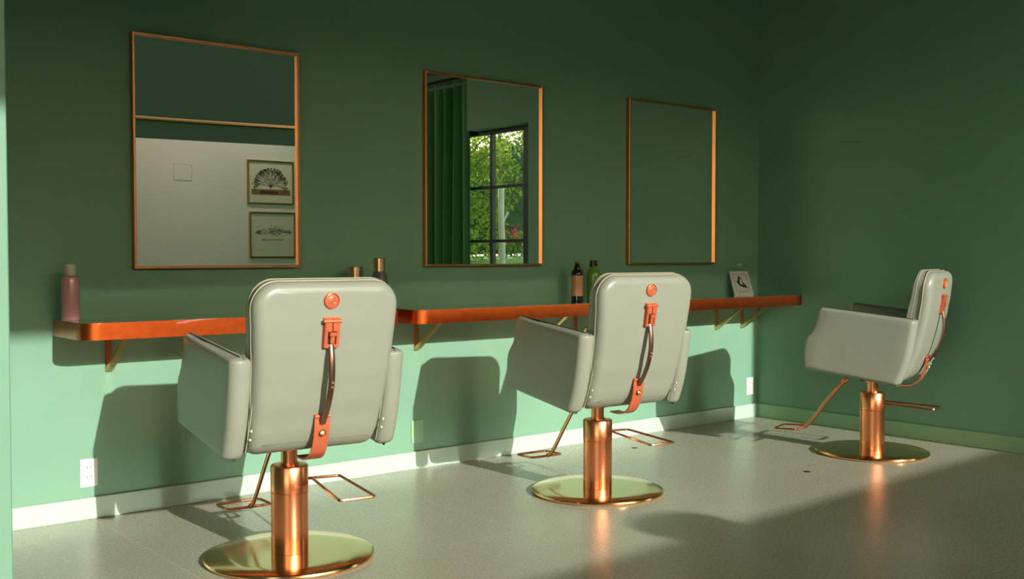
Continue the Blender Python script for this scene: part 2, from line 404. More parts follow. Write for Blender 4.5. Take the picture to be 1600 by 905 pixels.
# curtain and its rod
cu = empty('curtain', (5.84, .66, .02))
bm = bmesh.new(); ny, nz = 150, 30; rows = []
for k in range(nz+1):
    v = k/nz; z_ = .02+2.62*v
    row = []
    for i in range(ny+1):
        u = i/ny; amp = (.068-.035*v)*(.85+.25*math.sin(3.1*u*6.0)) if v < .97 else .018
        ph = u*math.pi*2*8+.5*math.sin(u*9)+.25*math.sin(v*2.2+u*4)
        yw = -.04+(1.175+.04)*u+.016*math.sin(ph*2+1.2)*(1-.6*v)
        row.append(bm.verts.new((amp*.72*math.sin(ph), yw-.66, z_-.02)))
    rows.append(row)
for A, B in zip(rows, rows[1:]):
    for i in range(ny): bm.faces.new((A[i], A[i+1], B[i+1], B[i]))
o = obj('curtain_panel', bm, M['velvet'], cu); md = o.modifiers.new('solid', 'SOLIDIFY'); md.thickness = .004
obj('header_tape', box((-.022, -.69, 2.575), (.022, .515, 2.60)), M['velvet'], cu, smooth=False)
tag(cu, 'dark green velvet curtain hanging beside the window on the right wall', 'curtain')
rd = empty('curtain_rod', (5.84, .56, 2.67))
obj('rod', tube([(0, -.65, 0), (0, .645, 0)], .012, 10), M['dark'], rd)
for y_ in (-.60, .60):
    bm = lathe([(0, -.022), (.016, -.016), (.022, 0), (.016, .016), (0, .022)], 16, (0, y_, 0)); obj('finial', bm, M['dark'], rd)
for y_ in (-.5, .5): obj('bracket', tube([(0, y_, 0), (.03, y_, .02), (.0705, y_, .02)], .007, 8), M['dark'], rd)
tag(rd, 'dark metal rod carrying the green curtain', 'curtain rod')

# ------------------------------------------------------------------ things on the front wall (seen in the left mirror)
def picture(x0, x1, z0, z1, label, kind):
    cx, cz_ = (x0+x1)/2, (z0+z1)/2; hw, hh = (x1-x0)/2, (z1-z0)/2
    e = empty('framed_print', (cx, YF, cz_)); f = .022
    bm = bmesh.new()
    for a, b in (((-hw, 0, -hh), (-hw+f, .03, hh)), ((hw-f, 0, -hh), (hw, .03, hh)), ((-hw+f, 0, hh-f), (hw-f, .03, hh)), ((-hw+f, 0, -hh), (hw-f, .03, -hh+f))): add_box(bm, a, b, .003, 1)
    obj('frame', bm, M['gold'], e, smooth=False)
    obj('paper', box((-hw+f, .004, -hh+f), (hw-f, .010, hh-f)), M['paper'], e, smooth=False)
    rnd = random.Random(kind); bm = bmesh.new(); y_ = .011
    if kind == 1:                                            # a spreading shrub over a brown band
        bs = -.10
        def br(x, z, a, ln, r, d):
            x2, z2 = x+math.cos(a)*ln, z+math.sin(a)*ln
            if z2 > hh-.07 or abs(x2) > hw-.07: return
            add_tube(bm, [(x, y_, z), (x2, y_, z2)], r, 4, flat=.2)
            if d:
                for s in (-1, 0, 1): br(x2, z2, a+s*.42+rnd.uniform(-.25, .25), ln*rnd.uniform(.62, .85), r*.72, d-1)
            else: add_tube(bm, [(x2, y_, z2), (x2+.014*math.cos(a+.5), y_, z2+.014*math.sin(a+.5))], .006, 4, flat=.2)
        br(0, bs, math.pi/2, .05, .0055, 0)
        for a in (.25, .6, .95, 1.3, 1.65, 2.0, 2.4, 2.85): br(0, bs+.04, a, .085, .0045, 3)
    else:                                                    # a low ink landscape with a line of writing
        for k in range(150):
            x = rnd.uniform(-hw+.08, hw-.07); h_ = .05*math.exp(-(x/.18)**2)+.012
            z_ = .03+rnd.uniform(-.6, 1)*h_; a = rnd.uniform(-.5, .9); ln = rnd.uniform(.02, .06)
            add_tube(bm, [(x, y_, z_), (x+ln*math.cos(a), y_, z_+ln*math.sin(a)*.7)], .0022, 4, flat=.3)
        for x in (-.02, .05, .09): add_tube(bm, [(x-.015, y_, .05), (x, y_, .15-.3*abs(x)), (x+.012, y_, .05)], .0026, 4, flat=.3)
        x = -.16
        while x < .15: add_tube(bm, [(x, y_, -.072), (x+.005, y_, -.052+rnd.uniform(-.006, .01)), (x+.010, y_, -.075)], .0018, 4, flat=.3); x += .013
        for (xa, xb, zz) in ((-.06, .15, -.13), (-.24, -.12, -.20)):
            x = xa
            while x < xb: add_tube(bm, [(x, y_, zz), (x+.006, y_, zz+.006)], .0011, 4, flat=.3); x += .011
    tag(obj('drawing', bm, M['sepia'], e, smooth=False), kind='stuff')
    if kind == 1:
        obj('brown_band', box((-hw+.06, .0101, -.165), (hw-.05, .0109, -.09)), M['sepia2'], e, smooth=False)
        bm = bmesh.new(); add_prism(bm, round_poly([(-.16, -.15), (.10, -.15), (.11, -.115), (-.14, -.105)], .01), lambda u: .0109, lambda u: .0112, 'y'); obj('dark_mound', bm, M['sepia'], e, smooth=False)
    obj('glazing', box((-hw+f, .020, -hh+f), (hw-f, .022, hh-f)), M['glass'], e, smooth=False)
    tag(e, label, 'picture'); return e
picture(6.262, 6.93, 1.735, 2.31, 'upper gilt framed print of a spreading shrub above a brown band, on the white wall', 1)
picture(6.285, 6.95, 1.03, 1.635, 'lower gilt framed ink landscape print, on the white wall', 2)
ap = empty('access_panel', (5.40, YF, 2.10))
obj('cover_plate', box((-.115, 0, -.10), (.115, .005, .10), .002, 1), M['white'], ap, smooth=False)
obj('panel_rim', tube([(-.115, .003, -.10), (.115, .003, -.10), (.115, .003, .10), (-.115, .003, .10)], .0028, 4, True), mat('rim_grey', (.42, .40, .36), .6), ap, smooth=False)
tag(ap, 'small square white access panel on the white wall', 'panel')
bw = empty('shadow_dish', (3.27, YF-.04, zt(3.2)-.004))  # unseen, added to cast the bump in the floor's shade edge
obj('dish', lathe([(0, .004), (.10, .004), (.17, .045), (.215, .066), (.21, .072), (.165, .052), (.10, .012), (0, .012)], 40), M['dark'], bw)
tag(bw, 'added dark dish on top of the white wall, shaping the floor shadow', 'dish')

def washer(x):  # invented fill spot, brightens the white wall in the mirror
    e = empty('fill_lamp', (x, -3.0, CZ))
    obj('canopy', lathe([(0, 0), (.05, 0), (.05, -.02), (.012, -.024), (0, -.024)][::-1], 24), M['dark'], e)
    obj('stem', tube([(0, 0, -.02), (0, 0, -.14)], .007, 8), M['dark'], e)
    d = Vector((0, -.62, -1)).normalized(); o0 = Vector((0, 0, -.14))
    bm = lathe([(0, .06), (.04, .055), (.055, 0), (.055, -.07), (.050, -.07), (.050, 0), (0, .02)], 24)
    bmesh.ops.transform(bm, matrix=Matrix.Translation(o0) @ d.to_track_quat('-Z', 'Y').to_matrix().to_4x4(), verts=bm.verts[:]); obj('shade', bm, M['dark'], e)
    L = bpy.data.lights.new('lamp', 'SPOT'); L.energy = 52; L.spot_size = R(100); L.spot_blend = .9; L.color = (1, .86, .70); L.shadow_soft_size = .05
    lo = bpy.data.objects.new('fill_light', L); C.objects.link(lo); lo.parent = e; lo.location = o0+d*.09; lo.rotation_euler = d.to_track_quat('-Z', 'Y').to_euler()
    tag(e, 'dark fill spotlight added by the white wall, above the two pictures' if x > 5 else 'dark fill spotlight added by the left part of the white wall', 'lamp', )
washer(6.2); washer(4.4)

# ------------------------------------------------------------------ mirrors
ZM0, ZM1 = 1.013, 1.986
def mirror(x0, x1, label):
    hw, hh = (x1-x0)/2, (ZM1-ZM0)/2
    e = empty('wall_mirror', ((x0+x1)/2, D, (ZM0+ZM1)/2)); f = .011; d = .030
    bm = bmesh.new()
    add_box(bm, (-hw, -d, -hh), (-hw+f, 0, hh), .0015, 1); add_box(bm, (hw-f, -d, -hh), (hw, 0, hh), .0015, 1)
    add_box(bm, (-hw+f, -d, hh-f), (hw-f, 0, hh), .0015, 1); add_box(bm, (-hw+f, -d, -hh), (hw-f, 0, -hh+f), .0015, 1)
    obj('frame', bm, M['frame'], e, smooth=False)
    obj('mirror_glass', box((-hw+f, -.016, -hh+f), (hw-f, -.008, hh-f)), M['mirror'], e, smooth=False)
    tag(e, label, 'mirror')
mirror(1.6226, 2.387, 'copper framed wall mirror at left, reflecting the white wall and two pictures')
mirror(3.086, 3.866, 'middle copper framed wall mirror, reflecting a curtain and a gridded window')
mirror(4.535, 5.318, 'right copper framed wall mirror near the corner, reflecting plain green wall')

# ------------------------------------------------------------------ counters
ZC, ZCB, YC = .816, .750, 4.07
def counter(x0, x1, brs, label, group=None, right_round=False):
    e = empty('wall_counter', (x0, D, ZCB)); r = .07
    def outl(ins):
        p = [(x0-x0+ins, 0), (ins, YC-D+ins), (x1-x0-(ins if right_round else 0), YC-D+ins), (x1-x0-(ins if right_round else 0), 0)]
        return round_poly(p, [0, r, r if right_round else 0, 0], 12)
    bm = bmesh.new(); add_prism(bm, outl(0), lambda u: 0, lambda u: ZC-ZCB-.0015, 'z', .0012, 1); obj('edge_band', bm, M['edge'], e, angle=30)
    bm = bmesh.new(); add_prism(bm, outl(.0015), lambda u: ZC-ZCB-.0015, lambda u: ZC-ZCB, 'z'); obj('worktop', bm, M['top'], e, smooth=False)
    for bx in brs:
        x = bx-x0; w_ = .013; bl = -.155
        o = obj('bracket', box((x-w_, -.007, bl), (x+w_, 0, 0), .001, 1), M['frame'], e, smooth=False)
        bm = bmesh.new(); add_prism(bm, [(-.007, bl+.002), (-.007, bl+.018), (-.205, 0), (-.235, 0), (-.235, -.006), (-.215, -.006), (-.016, bl+.002)], lambda u: x-w_, lambda u: x+w_, 'x'); obj('brace', bm, M['brass'], o, smooth=False)
        obj('top_flange', box((x-w_, -.235, -.004), (x+w_, -.007, 0)), M['frame'], o, smooth=False)
    tag(e, label, 'counter'); return e
counter(1.305, 2.735, [1.522, 2.47], 'shorter copper edged wall counter under the left mirror, behind the nearest chair', right_round=True)
counter(2.805, XR-.001, [3.044, 3.87, 4.13, 5.359, 5.617], 'long copper edged wall counter running under two mirrors into the corner')

# ------------------------------------------------------------------ bottles and card
def lobj(name, prof, m, e, n=32): return obj(name, lathe(prof, n), m, e)
e = empty('pump_bottle', (1.335, 4.29, ZC))
lobj('body', [(0, 0), (.031, 0), (.034, .004), (.034, .158), (.031, .168), (.022, .174), (0, .174)], M['pink'], e)
lobj('cap', [(.0215, .174), (.0215, .216), (.020, .218), (0, .218)], M['frost'], e)
e.name = 'shampoo_bottle'
tag(e, 'pink bottle with a pale frosted cap, at the left end of the counter', 'bottle')
e = empty('cosmetic_jar', (2.625, 4.30, ZC))
lobj('body', [(0, 0), (.034, 0), (.037, .004), (.037, .135), (.033, .150), (0, .150)], M['grey'], e)
lobj('lid', [(.032, .150), (.032, .198), (.030, .200), (0, .200)], M['cap'], e)
tag(e, 'short bottle whose copper lid barely shows over the nearest chair', 'bottle')
e = empty('shampoo_bottle', (2.688, 4.195, ZC))
lobj('body', [(0, 0), (.036, 0), (.039, .004), (.039, .135), (.036, .155), (.027, .178), (0, .178)], M['grey'], e)
lobj('cap', [(.026, .178), (.026, .238), (.024, .240), (0, .240)], M['cap'], e)
tag(e, 'taller grey bottle with a tall copper cap, behind the top corner of the nearest chair', 'bottle')
e = empty('pump_bottle', (4.035, 4.30, ZC))
lobj('body', [(0, 0), (.029, 0), (.032, .004), (.032, .028), (.0318, .029), (.0318, .142), (.032, .143), (.032, .150), (.030, .162), (.018, .178), (0, .178)], M['black'], e)
lobj('label_sleeve', [(.0318, .029), (.0330, .030), (.0330, .141), (.0318, .142)], M['peach'], e)
o = lobj('pump_head', [(.018, .178), (.016, .190), (.012, .200), (.010, .212), (0, .213)], M['black'], e)
obj('nozzle', box((-.014, -.006, .206), (.004, .006, .216), .002, 1), M['black'], o)
tag(e, 'black bottle with a peach coloured sleeve, left of the green bottle', 'bottle')
e = empty('shampoo_bottle', (4.165, 4.305, ZC))
lobj('body', [(0, 0), (.035, 0), (.038, .005), (.038, .140), (.036, .156), (.026, .176), (.018, .186), (.018, .193), (0, .193)], M['bgreen'], e)
lobj('cap', [(.018, .190), (.023, .192), (.023, .206), (.021, .208), (.021, .222), (.019, .224), (0, .224)], M['black'], e)
for z_ in (.055, .062, .085, .092): obj('print_line', tube([(.0384*math.cos(a), .0384*math.sin(a), z_) for a in [-2.9+.1*k for k in range(9)]], .0012, 4), M['bgreen_d'], e)
obj('print_mark', lathe([(0, -.006), (.006, -.004), (.006, .004), (0, .006)], 10, (.033*math.cos(-2.5), .033*math.sin(-2.5), .075)), M['bgreen_d'], e)
tag(e, 'lime green bottle with a dark screw cap, partly behind the middle chair', 'bottle')

e = empty('desk_frame', (5.515, 4.315, ZC), R(-14)); hw, hh = .074, .162; th = .012; lean = R(-23)
RM = Matrix.Rotation(lean, 4, 'X')
def lean_bm(bm): bmesh.ops.transform(bm, matrix=RM, verts=bm.verts[:]); return bm
f = .008; bm = bmesh.new()
for a, b in (((-hw, 0, 0), (-hw+f, th, hh)), ((hw-f, 0, 0), (hw, th, hh)), ((-hw+f, 0, hh-f), (hw-f, th, hh)), ((-hw+f, 0, 0), (hw-f, th, f))): add_box(bm, a, b, .001, 1)
obj('frame', lean_bm(bm), M['card'], e, smooth=False)
obj('card', lean_bm(box((-hw+f, .004, f), (hw-f, th-.002, hh-f))), M['cardin'], e, smooth=False)
bm = bmesh.new()
for (a, b) in (((-.05, .026), (.05, .026)), ((.05, .026), (.05, .142)), ((.05, .142), (-.05, .142)), ((-.05, .142), (-.05, .026))): add_tube(bm, [(a[0], .0038, a[1]), (b[0], .0038, b[1])], .0009, 4)
add_prism(bm, [(-.040, .098), (-.030, .080), (-.012, .060), (.018, .050), (.044, .046), (.036, .060), (.030, .072), (.018, .082), (.012, .096), (.004, .120), (-.006, .131), (-.016, .122), (-.022, .104), (-.030, .092)], lambda u: .0034, lambda u: .004, 'y')
add_tube(bm, [(-.040, .0036, .020), (.040, .0036, .020)], .0009, 4)
obj('print', lean_bm(bm), M['ink'], e, smooth=False)
bm = bmesh.new(); add_prism(bm, [(-.010, .078), (.008, .070), (.006, .098), (-.004, .112)], lambda u: .0030, lambda u: .0034, 'y'); obj('print_highlight', lean_bm(bm), M['card'], e, smooth=False)
tag(e, 'small pale frame with a black shoe-like emblem, leaning on the wall at the counter corner', 'picture frame')
e = empty('wall_hook', (5.575, D, 1.005)); bm = lathe([(0, 0), (.009, 0), (.009, .006), (.005, .010), (.005, .02), (.008, .024), (0, .028)], 14)
bmesh.ops.rotate(bm, verts=bm.verts[:], cent=(0, 0, 0), matrix=Matrix.Rotation(R(90), 3, 'X')); obj('knob', bm, M['plastic'], e)
tag(e, 'tiny pale knob on the wall above the small leaning frame', 'hook')

# outlets
def outlet(loc, rz, label, slots=True, m=None):
    e = empty('wall_outlet' if slots else 'blank_plate', loc, rz); m = m or M['plastic']
    obj('cover_plate', box((-.035, -.005, -.057), (.035, 0, .057), .003, 2), m, e)
    if slots:
        for s in (-1, 1):
            bm = bmesh.new(); add_prism(bm, round_poly([(-.017, -.014), (.017, -.014), (.017, .014), (-.017, .014)], .008), lambda u: -.0075, lambda u: -.005, 'y')
            bmesh.ops.translate(bm, verts=bm.verts[:], vec=(0, 0, s*.0195)); so = obj('socket', bm, m, e)
            bm = bmesh.new()
            for x in (-.007, .007): add_box(bm, (x-.0013, -.0079, s*.0195-.001), (x+.0013, -.0074, s*.0195+.009))
            add_lathe(bm, [(0, -.0025), (.0025, 0), (0, .0025)], 8, (0, -.0065, s*.0195-.007)); obj('slots', bm, M['slot'], so, smooth=False)
        add = lathe([(0, -.0025), (.003, 0), (0, .0025)], 10, (0, -.0045, 0)); obj('screw', add, M['brass'], e)
    tag(e, label, 'outlet' if slots else 'cover plate')
outlet((1.437, D, .188), 0, 'pale double outlet low on the wall at far left, beside the nearest chair\'s shadow')
outlet((5.703, D, .207), 0, 'bright white double outlet low on the wall in the corner')
outlet((3.048, D, .186), 0, 'blank green painted plate low on the wall between the nearest and middle chairs', False, M['plate_g'])
for (x, y, lb) in ((4.42, 4.02, 'small dark floor cap by the footrest frame of the middle chair'), (4.41, 3.10, 'small dark floor mark between the middle and far chairs')):
    pass
def fx(x, y, lb):
    e = obj('floor_cap', lathe([(0, 0), (.018, 0), (.018, .0012), (0, .0016)], 16), M['dark'], loc=(x, y, .0)); tag(e, lb, 'cap')
fx(4.302, 4.115, 'small dark disc on the floor just beyond the lever of the middle chair')
fx(4.477, 3.115, 'small dark disc on the floor between the middle and far chairs')

# ------------------------------------------------------------------ salon chair
YR = [(.40, -.208), (.5, -.258), (.6, -.295), (.7, -.320), (.765, -.334), (.85, -.347), (.99, -.362)]   # rear surface of the back
WB = [(.41, .226), (.55, .233), (.68, .241), (.80, .250), (.93, .258), (1.0, .258)]
def yrear(z): return interp(YR, z)
def half_outline(zb, ztop, rb, rt, dw=0, n=18):
    pts = [(0, zb)]; wb = interp(WB, zb)+dw
    for k in range(1, 5): pts.append(((wb-rb)*k/5, zb))
    for k in range(0, 6): a = math.pi/2*k/5; pts.append((wb-rb+rb*math.sin(a), zb+rb-rb*math.cos(a)))
    for k in range(1, n): z = zb+rb+(ztop-rt-zb-rb)*k/n; pts.append((interp(WB, z)+dw, z))
    wt = interp(WB, ztop-rt)+dw
    for k in range(0, 10): a = math.pi/2*k/9; pts.append((wt-rt+rt*math.cos(a), ztop-rt+rt*math.sin(a)))
    for k in range(1, 5): pts.append(((wt-rt)*(1-k/5), ztop))
    pts.append((0, ztop)); return pts
def arcs(e, d0, s):     # quarter round: (inset, depth)
    return [(e*(1-math.sin(math.pi/2*k/5)), d0+s*e*(1-math.cos(math.pi/2*k/5))) for k in range(6)]
def loop3(half, ins, fn, d):
    n = len(half); out = []
    for i, (wv, z) in enumerate(half): out.append(fn(wv-ins if wv > ins else wv, z, d))
    for i in range(n-2, 0, -1): wv, z = half[i]; out.append(fn(-(wv-ins) if wv > ins else -wv, z, d))
    return out
def make_chair():
    t = empty('salon_chair')
    # base
    obj('base_plate', lathe([(0, 0), (.288, 0), (.2955, .004), (.297, .010), (.2945, .016), (.288, .019), (.20, .0205), (.075, .022), (0, .022)], 96), M['disc'], t)
    obj('column', lathe([(.063, .021), (.0645, .023), (.0645, .234), (.0625, .236), (.0625, .2375)], 56), M['brushed'], t)
    cl = obj('collar', lathe([(.0625, .2375), (.0655, .239), (.0655, .326), (.062, .331), (.034, .333), (.034, .338), (0, .338)], 56), M['brushed'], t)
    obj('piston', lathe([(.0285, .336), (.0285, .385), (.046, .387), (.046, .394), (0, .394)], 32), M['brushed'], t)
    obj('mounting_plate', box((-.05, -.055, .392), (.05, .055, .432), .004, 1), M['dark'], t, smooth=False)
    # pump lever: a wire frame on the right of the collar
    P = round_path([(.105, .045, .262), (.215, .045, .258), (.178, -.315, .252), (.050, -.305, .252)], .016, True, 5)
    lv = obj('pump_lever', tube(P, .0052, 8, True), M['wire'], t)
    obj('lever_stem', tube([(.060, .018, .268), (.086, .032, .265), (.107, .040, .262)], .0058, 8), M['wire'], lv)
    # footrest
    P = [(0, .13, .392), (0, .165, .372), (0, .255, .255), (0, .330, .150), (0, .365, .112), (0, .392, .104)]
    fr = obj('footrest_arm', tube(smooth_path(P, 2), .0065, 8, flat=1.6), M['wire'], t)
    P = round_path([(-.088, .392, .102), (.088, .392, .102), (.088, .520, .098), (-.088, .520, .098)], .018, True, 5)
    obj('footrest_frame', tube(P, .0055, 8, True), M['wire'], fr)
    # seat
    def fs(x, v, d): return (x, v, d)
    sh = []; W, y0, y1, r = .236, -.15, .262, .05
    sh = [(0, y0)]+[((W-.02)*k/5, y0) for k in range(1, 5)]+[(W-.02+.02*math.sin(math.pi/2*k/4), y0+.02-.02*math.cos(math.pi/2*k/4)) for k in range(5)]
    sh += [(W, y0+.02+(y1-r-y0-.02)*k/8) for k in range(1, 8)]+[(W-r+r*math.cos(math.pi/2*k/6), y1-r+r*math.sin(math.pi/2*k/6)) for k in range(7)]
    sh += [((W-r)*(1-k/4), y1) for k in range(1, 4)]+[(0, y1)]
    bm = pillow(sh, arcs(.022, .402, 1)[::1]+[(0, .45)]+[(i, .525-(dd-.402)) for i, dd in arcs(.03, .402, 1)[::-1]], fs, 6)
    def tilt_(bm):
        for v in bm.verts: v.co.z += .012+.145*(v.co.y+.20)
        return bm
    obj('seat_cushion', tilt_(bm), M['leather'], t)
    obj('seat_pan', tilt_(box((-.230, -.13, .388), (.230, .215, .404), .006, 2)), M['leather'], t)
    # back: rear shell and front cushion
    TS = .040
    def ff(x, z, d): return (x, yrear(z)+d, z)
    half = half_outline(.415, .986, .036, .086)
    lay = arcs(.036, 0, 1)+[(0, TS)]+[(.004, TS)]
    obj('back_shell', pillow(half, lay, ff, 10, (-.006, 0)), M['leather'], t)
    pp = loop3(half, .001, ff, TS)
    obj('piping', tube(pp, .0030, 6, True), M['piping'], t)
    half2 = half_outline(.44, .989, .02, .080, -.004)
    TC = [(.4, .125), (.6, .115), (.77, .10), (.9, .088), (1.0, .076)]
    def fc(x, z, d): return (x, yrear(z)+TS+.0015+d*(interp(TC, z)-TS), z+.006*d*max(0, (z-.9)/.1))
    lay2 = [(.006, 0), (0, .04)]+[(0, .6)]+[(i*1, .72+(.28)*(1-(i/.03))) for i in (0.0, .004, .011, .02, .03)]
    bk = obj('back_cushion', pillow(half2, lay2, fc, 10, (0, .008)), M['leather'], t)
    obj('piping', tube(loop3(half2, .001, fc, .68), .0021, 6, True), M['piping'], bk)
    obj('seam', tube(loop3(half2, .0, fc, .03), .0022, 5, True), M['dpiping'], bk)
    # arms
    FT = [(.466, .262), (.474, .272), (.49, .277), (.54, .280), (.600, .279), (.632, .268), (.676, .230), (.73, .210), (.785, .197), (.797, .190)]
    BT = [(.399, -.198), (.408, -.209), (.43, -.222), (.50, -.250), (.56, -.266), (.65, -.282), (.735, -.294), (.744, -.288)]
    def lin(tab, z):
        for (a, va), (b, vb) in zip(tab, tab[1:]):
            if z <= b: return va+(vb-va)*max(0, (z-a)/(b-a))
        return tab[-1][1]
    def arm_mesh(s):
        bm = bmesh.new(); L_, H_ = .53, .34
        def spread(n, ea, eb, k=6):       # parameters from 0 to 1, dense at both ends
            a = [ea*(1-math.cos(math.pi/2*i/k)) for i in range(k)]; b = [1-eb*(1-math.cos(math.pi/2*i/k)) for i in range(k)][::-1]
            return a+[ea+(1-ea-eb)*i/n for i in range(n+1)]+b
        br, bf, bt, bb_ = .034, .014, .016, .020
        ss = spread(8, bf/L_, br/L_); vv = spread(14, bb_/H_, bt/H_)
        def grid(side):
            G = []
            for q in ss:
                row = []
                for v in vv:
                    z0, z1 = .466+.331*v, .399+.345*v
                    y = lin(FT, z0)*(1-q)+lin(BT, z1)*q; z = z0*(1-q)+z1*q
                    tt = max(0, min(1, (y+.29)/.57)); th = .078*(1-tt)+.044*tt
                    h1 = max(0, 1-(1-q)*L_/br, 1-q*L_/bf); h2 = max(0, 1-(1-v)*H_/bt, 1-v*H_/bb_)
                    h = min(1, h1*h1+h2*h2); ins = 1-math.sqrt(1-h)
                    x = .312-.55*th*ins if side else .312-th+.45*th*ins
                    row.append(bm.verts.new((s*x, y, z)))
                G.append(row)
            for A, B in zip(G, G[1:]):
                for k in range(len(A)-1): bm.faces.new((A[k], A[k+1], B[k+1], B[k]))
        grid(True); grid(False)
        bmesh.ops.remove_doubles(bm, verts=bm.verts[:], dist=.0004)
        return bm
    for s in (-1, 1):
        a = obj('armrest', arm_mesh(s), M['leather'], t, angle=80)
        # top seam and rear piping
        top = [(s*.292, .185, .7965), (s*.288, .05, .7825), (s*.283, -.10, .7662), (s*.277, -.272, .7475)]
        obj('arm_seam', tube(top, .0018, 5), M['dpiping'], a)
        obj('arm_piping', tube([(s*.240, -.270, .7455), (s*.2345, -.287, .725), (s*.2335, -.272, .62), (s*.2335, -.245, .53), (s*.236, -.205, .425)], .0014, 5), M['piping'], a)
        for z_ in (.505, .475): obj('hinge_bolt', tube([(s*.236, yrear(z_)+.004, z_), (s*.236, yrear(z_)-.003, z_)], .0042, 8), M['piping'], a)
    # badge
    tilt = math.atan2(yrear(.94)-yrear(.90), .04)
    def on_back(u, v, zc, out):        # a point on the rear surface around height zc
        z = zc+v; return (u, yrear(z)-.006-out, z)
    bm = bmesh.new(); zc = .922; n = 32
    prof = [(0, .005), (.015, .005), (.019, .0035), (.021, .0035), (.0235, .0075), (.026, .0065), (.0275, .002), (.0275, -.003)]
    rings = []
    for r, h in prof:
        rings.append([bm.verts.new(on_back(r*math.cos(2*math.pi*k/n), r*math.sin(2*math.pi*k/n), zc, h)) for k in range(n)] if r else [bm.verts.new(on_back(0, 0, zc, h))])
    for A, B in zip(rings, rings[1:]):
        for k in range(n):
            if len(A) == 1: bm.faces.new((A[0], B[k], B[(k+1) % n]))
            else: bm.faces.new((A[k], B[k], B[(k+1) % n], A[(k+1) % n]))
    bd = obj('badge', bm, M['strap'], t)
    bm = bmesh.new()
    for pts in ([(-.010, -.009), (-.012, .002), (-.006, .011), (.004, .012), (.008, .006), (.003, .000), (-.004, -.001)], [(-.002, .006), (-.001, -.006), (.004, -.011)], [(.004, .002), (.011, .003), (.013, -.005), (.007, -.010), (.002, -.004)]):
        add_tube(bm, smooth_path([on_back(u, v, zc, .0055) for u, v in pts], 1), .0017, 5)
    obj('emblem', bm, mat('emblem_copper', (.80, .30, .14), .3, .6), bd)  # raised emblem, lighter copper than the badge
    # back strap: buckle, tube, lower strap
    zb0, zb1 = .768, .868
    def bb(x0, x1, z0, z1, o0, o1, bev=.0015):
        bm2 = bmesh.new(); vs = []
        add_box(bm2, (x0, 0, z0), (x1, 1, z1))
        for v in bm2.verts: v.co.y = yrear(v.co.z)-.006-(o1 if v.co.y > .5 else o0)
        bmesh.ops.bevel(bm2, geom=bm2.edges[:], offset=bev, segments=2, affect='EDGES'); return bm2
    def join(lst):
        bm = bmesh.new()
        for b_ in lst:
            me = bpy.data.meshes.new('t'); b_.to_mesh(me); b_.free(); bm.from_mesh(me); bpy.data.meshes.remove(me)
        return bm
    bu = obj('buckle', join([bb(-.028, .028, zb0, zb1, -.002, .006), bb(-.026, -.0018, .822, .864, .006, .019), bb(.0018, .026, .822, .864, .006, .019),
              bb(-.026, -.015, .778, .822, .006, .017), bb(.015, .026, .778, .822, .006, .017), bb(-.026, .026, .768, .780, .006, .017)]), M['strap'], t)
    obj('buckle_tongue', join([bb(-.011, .011, .806, .819, .006, .026), bb(-.006, .009, .782, .808, .006, .020)]), M['strap'], bu)
    obj('buckle_recess', bb(-.015, .015, .779, .823, .006, .0075, .0002), M['dpiping'], bu)
    obj('hinge_pin', tube([(-.032, yrear(.856)-.022, .856), (.030, yrear(.856)-.022, .856)], .0065, 10), M['strap'], bu)
    P = smooth_path([(0, yrear(.775)-.018, .778), (0, yrear(.72)-.038, .73), (0, yrear(.66)-.050, .665), (0, yrear(.60)-.045, .60), (0, yrear(.56)-.034, .555), (0, yrear(.52)-.022, .515)], 2)
    hd = obj('strap_tube', tube(P, .0108, 12, flat=.75), M['tube'], t)
    for z_ in (.640, .655): obj('rivet', tube([(0, yrear(z_)-.046, z_), (0, yrear(z_)-.0585, z_)], .0036, 8), M['brass'], hd)
    P = [(yrear(.535)-.014, .537), (yrear(.50)-.024, .50), (yrear(.46)-.034, .460), (-.258, .425), (-.238, .398), (-.205, .380), (-.165, .375), (-.12, .378)]
    P = [(p.y, p.z) for p in smooth_path([(0, a, b) for a, b in P], 2)]
    bm = bmesh.new(); add_ribbon(bm, P, -.027, .027, .006); ls = obj('lower_strap', bm, M['strap'], t, angle=40)
    bm = bmesh.new(); add_tube(bm, [(-.0275, P[0][0]+.002, .537), (.0275, P[0][0]+.002, .537)], .0075, 10); obj('strap_loop', bm, M['strap'], ls)
    ys_ = yrear(.485)-.030
    bm = lathe([(.011, 0), (.011, .003), (.0085, .0045), (.006, .002), (0, .0035)], 16); bmesh.ops.rotate(bm, verts=bm.verts[:], cent=(0, 0, 0), matrix=Matrix.Rotation(R(90-12), 3, 'X'))
    bmesh.ops.translate(bm, verts=bm.verts[:], vec=(0, ys_-.004, .482)); obj('snap_button', bm, M['brass'], ls)
    return t
c1 = make_chair()
tag(c1, 'nearest sage leather salon chair, seen from behind at left', 'chair', 'sage salon chairs facing the mirrors')
c2 = dup(c1, (3.37, 3.454, 0), R(-5.93)); c2['label'] = 'middle sage leather salon chair, in front of the green and black bottles'
c3 = dup(c1, (5.184, 3.193, 0), R(16.6)); c3['label'] = 'far sage leather salon chair seen from its side, by the right wall'
c1.location = (1.80, 3.40, 0); c1.rotation_euler = (0, 0, R(-5.41))

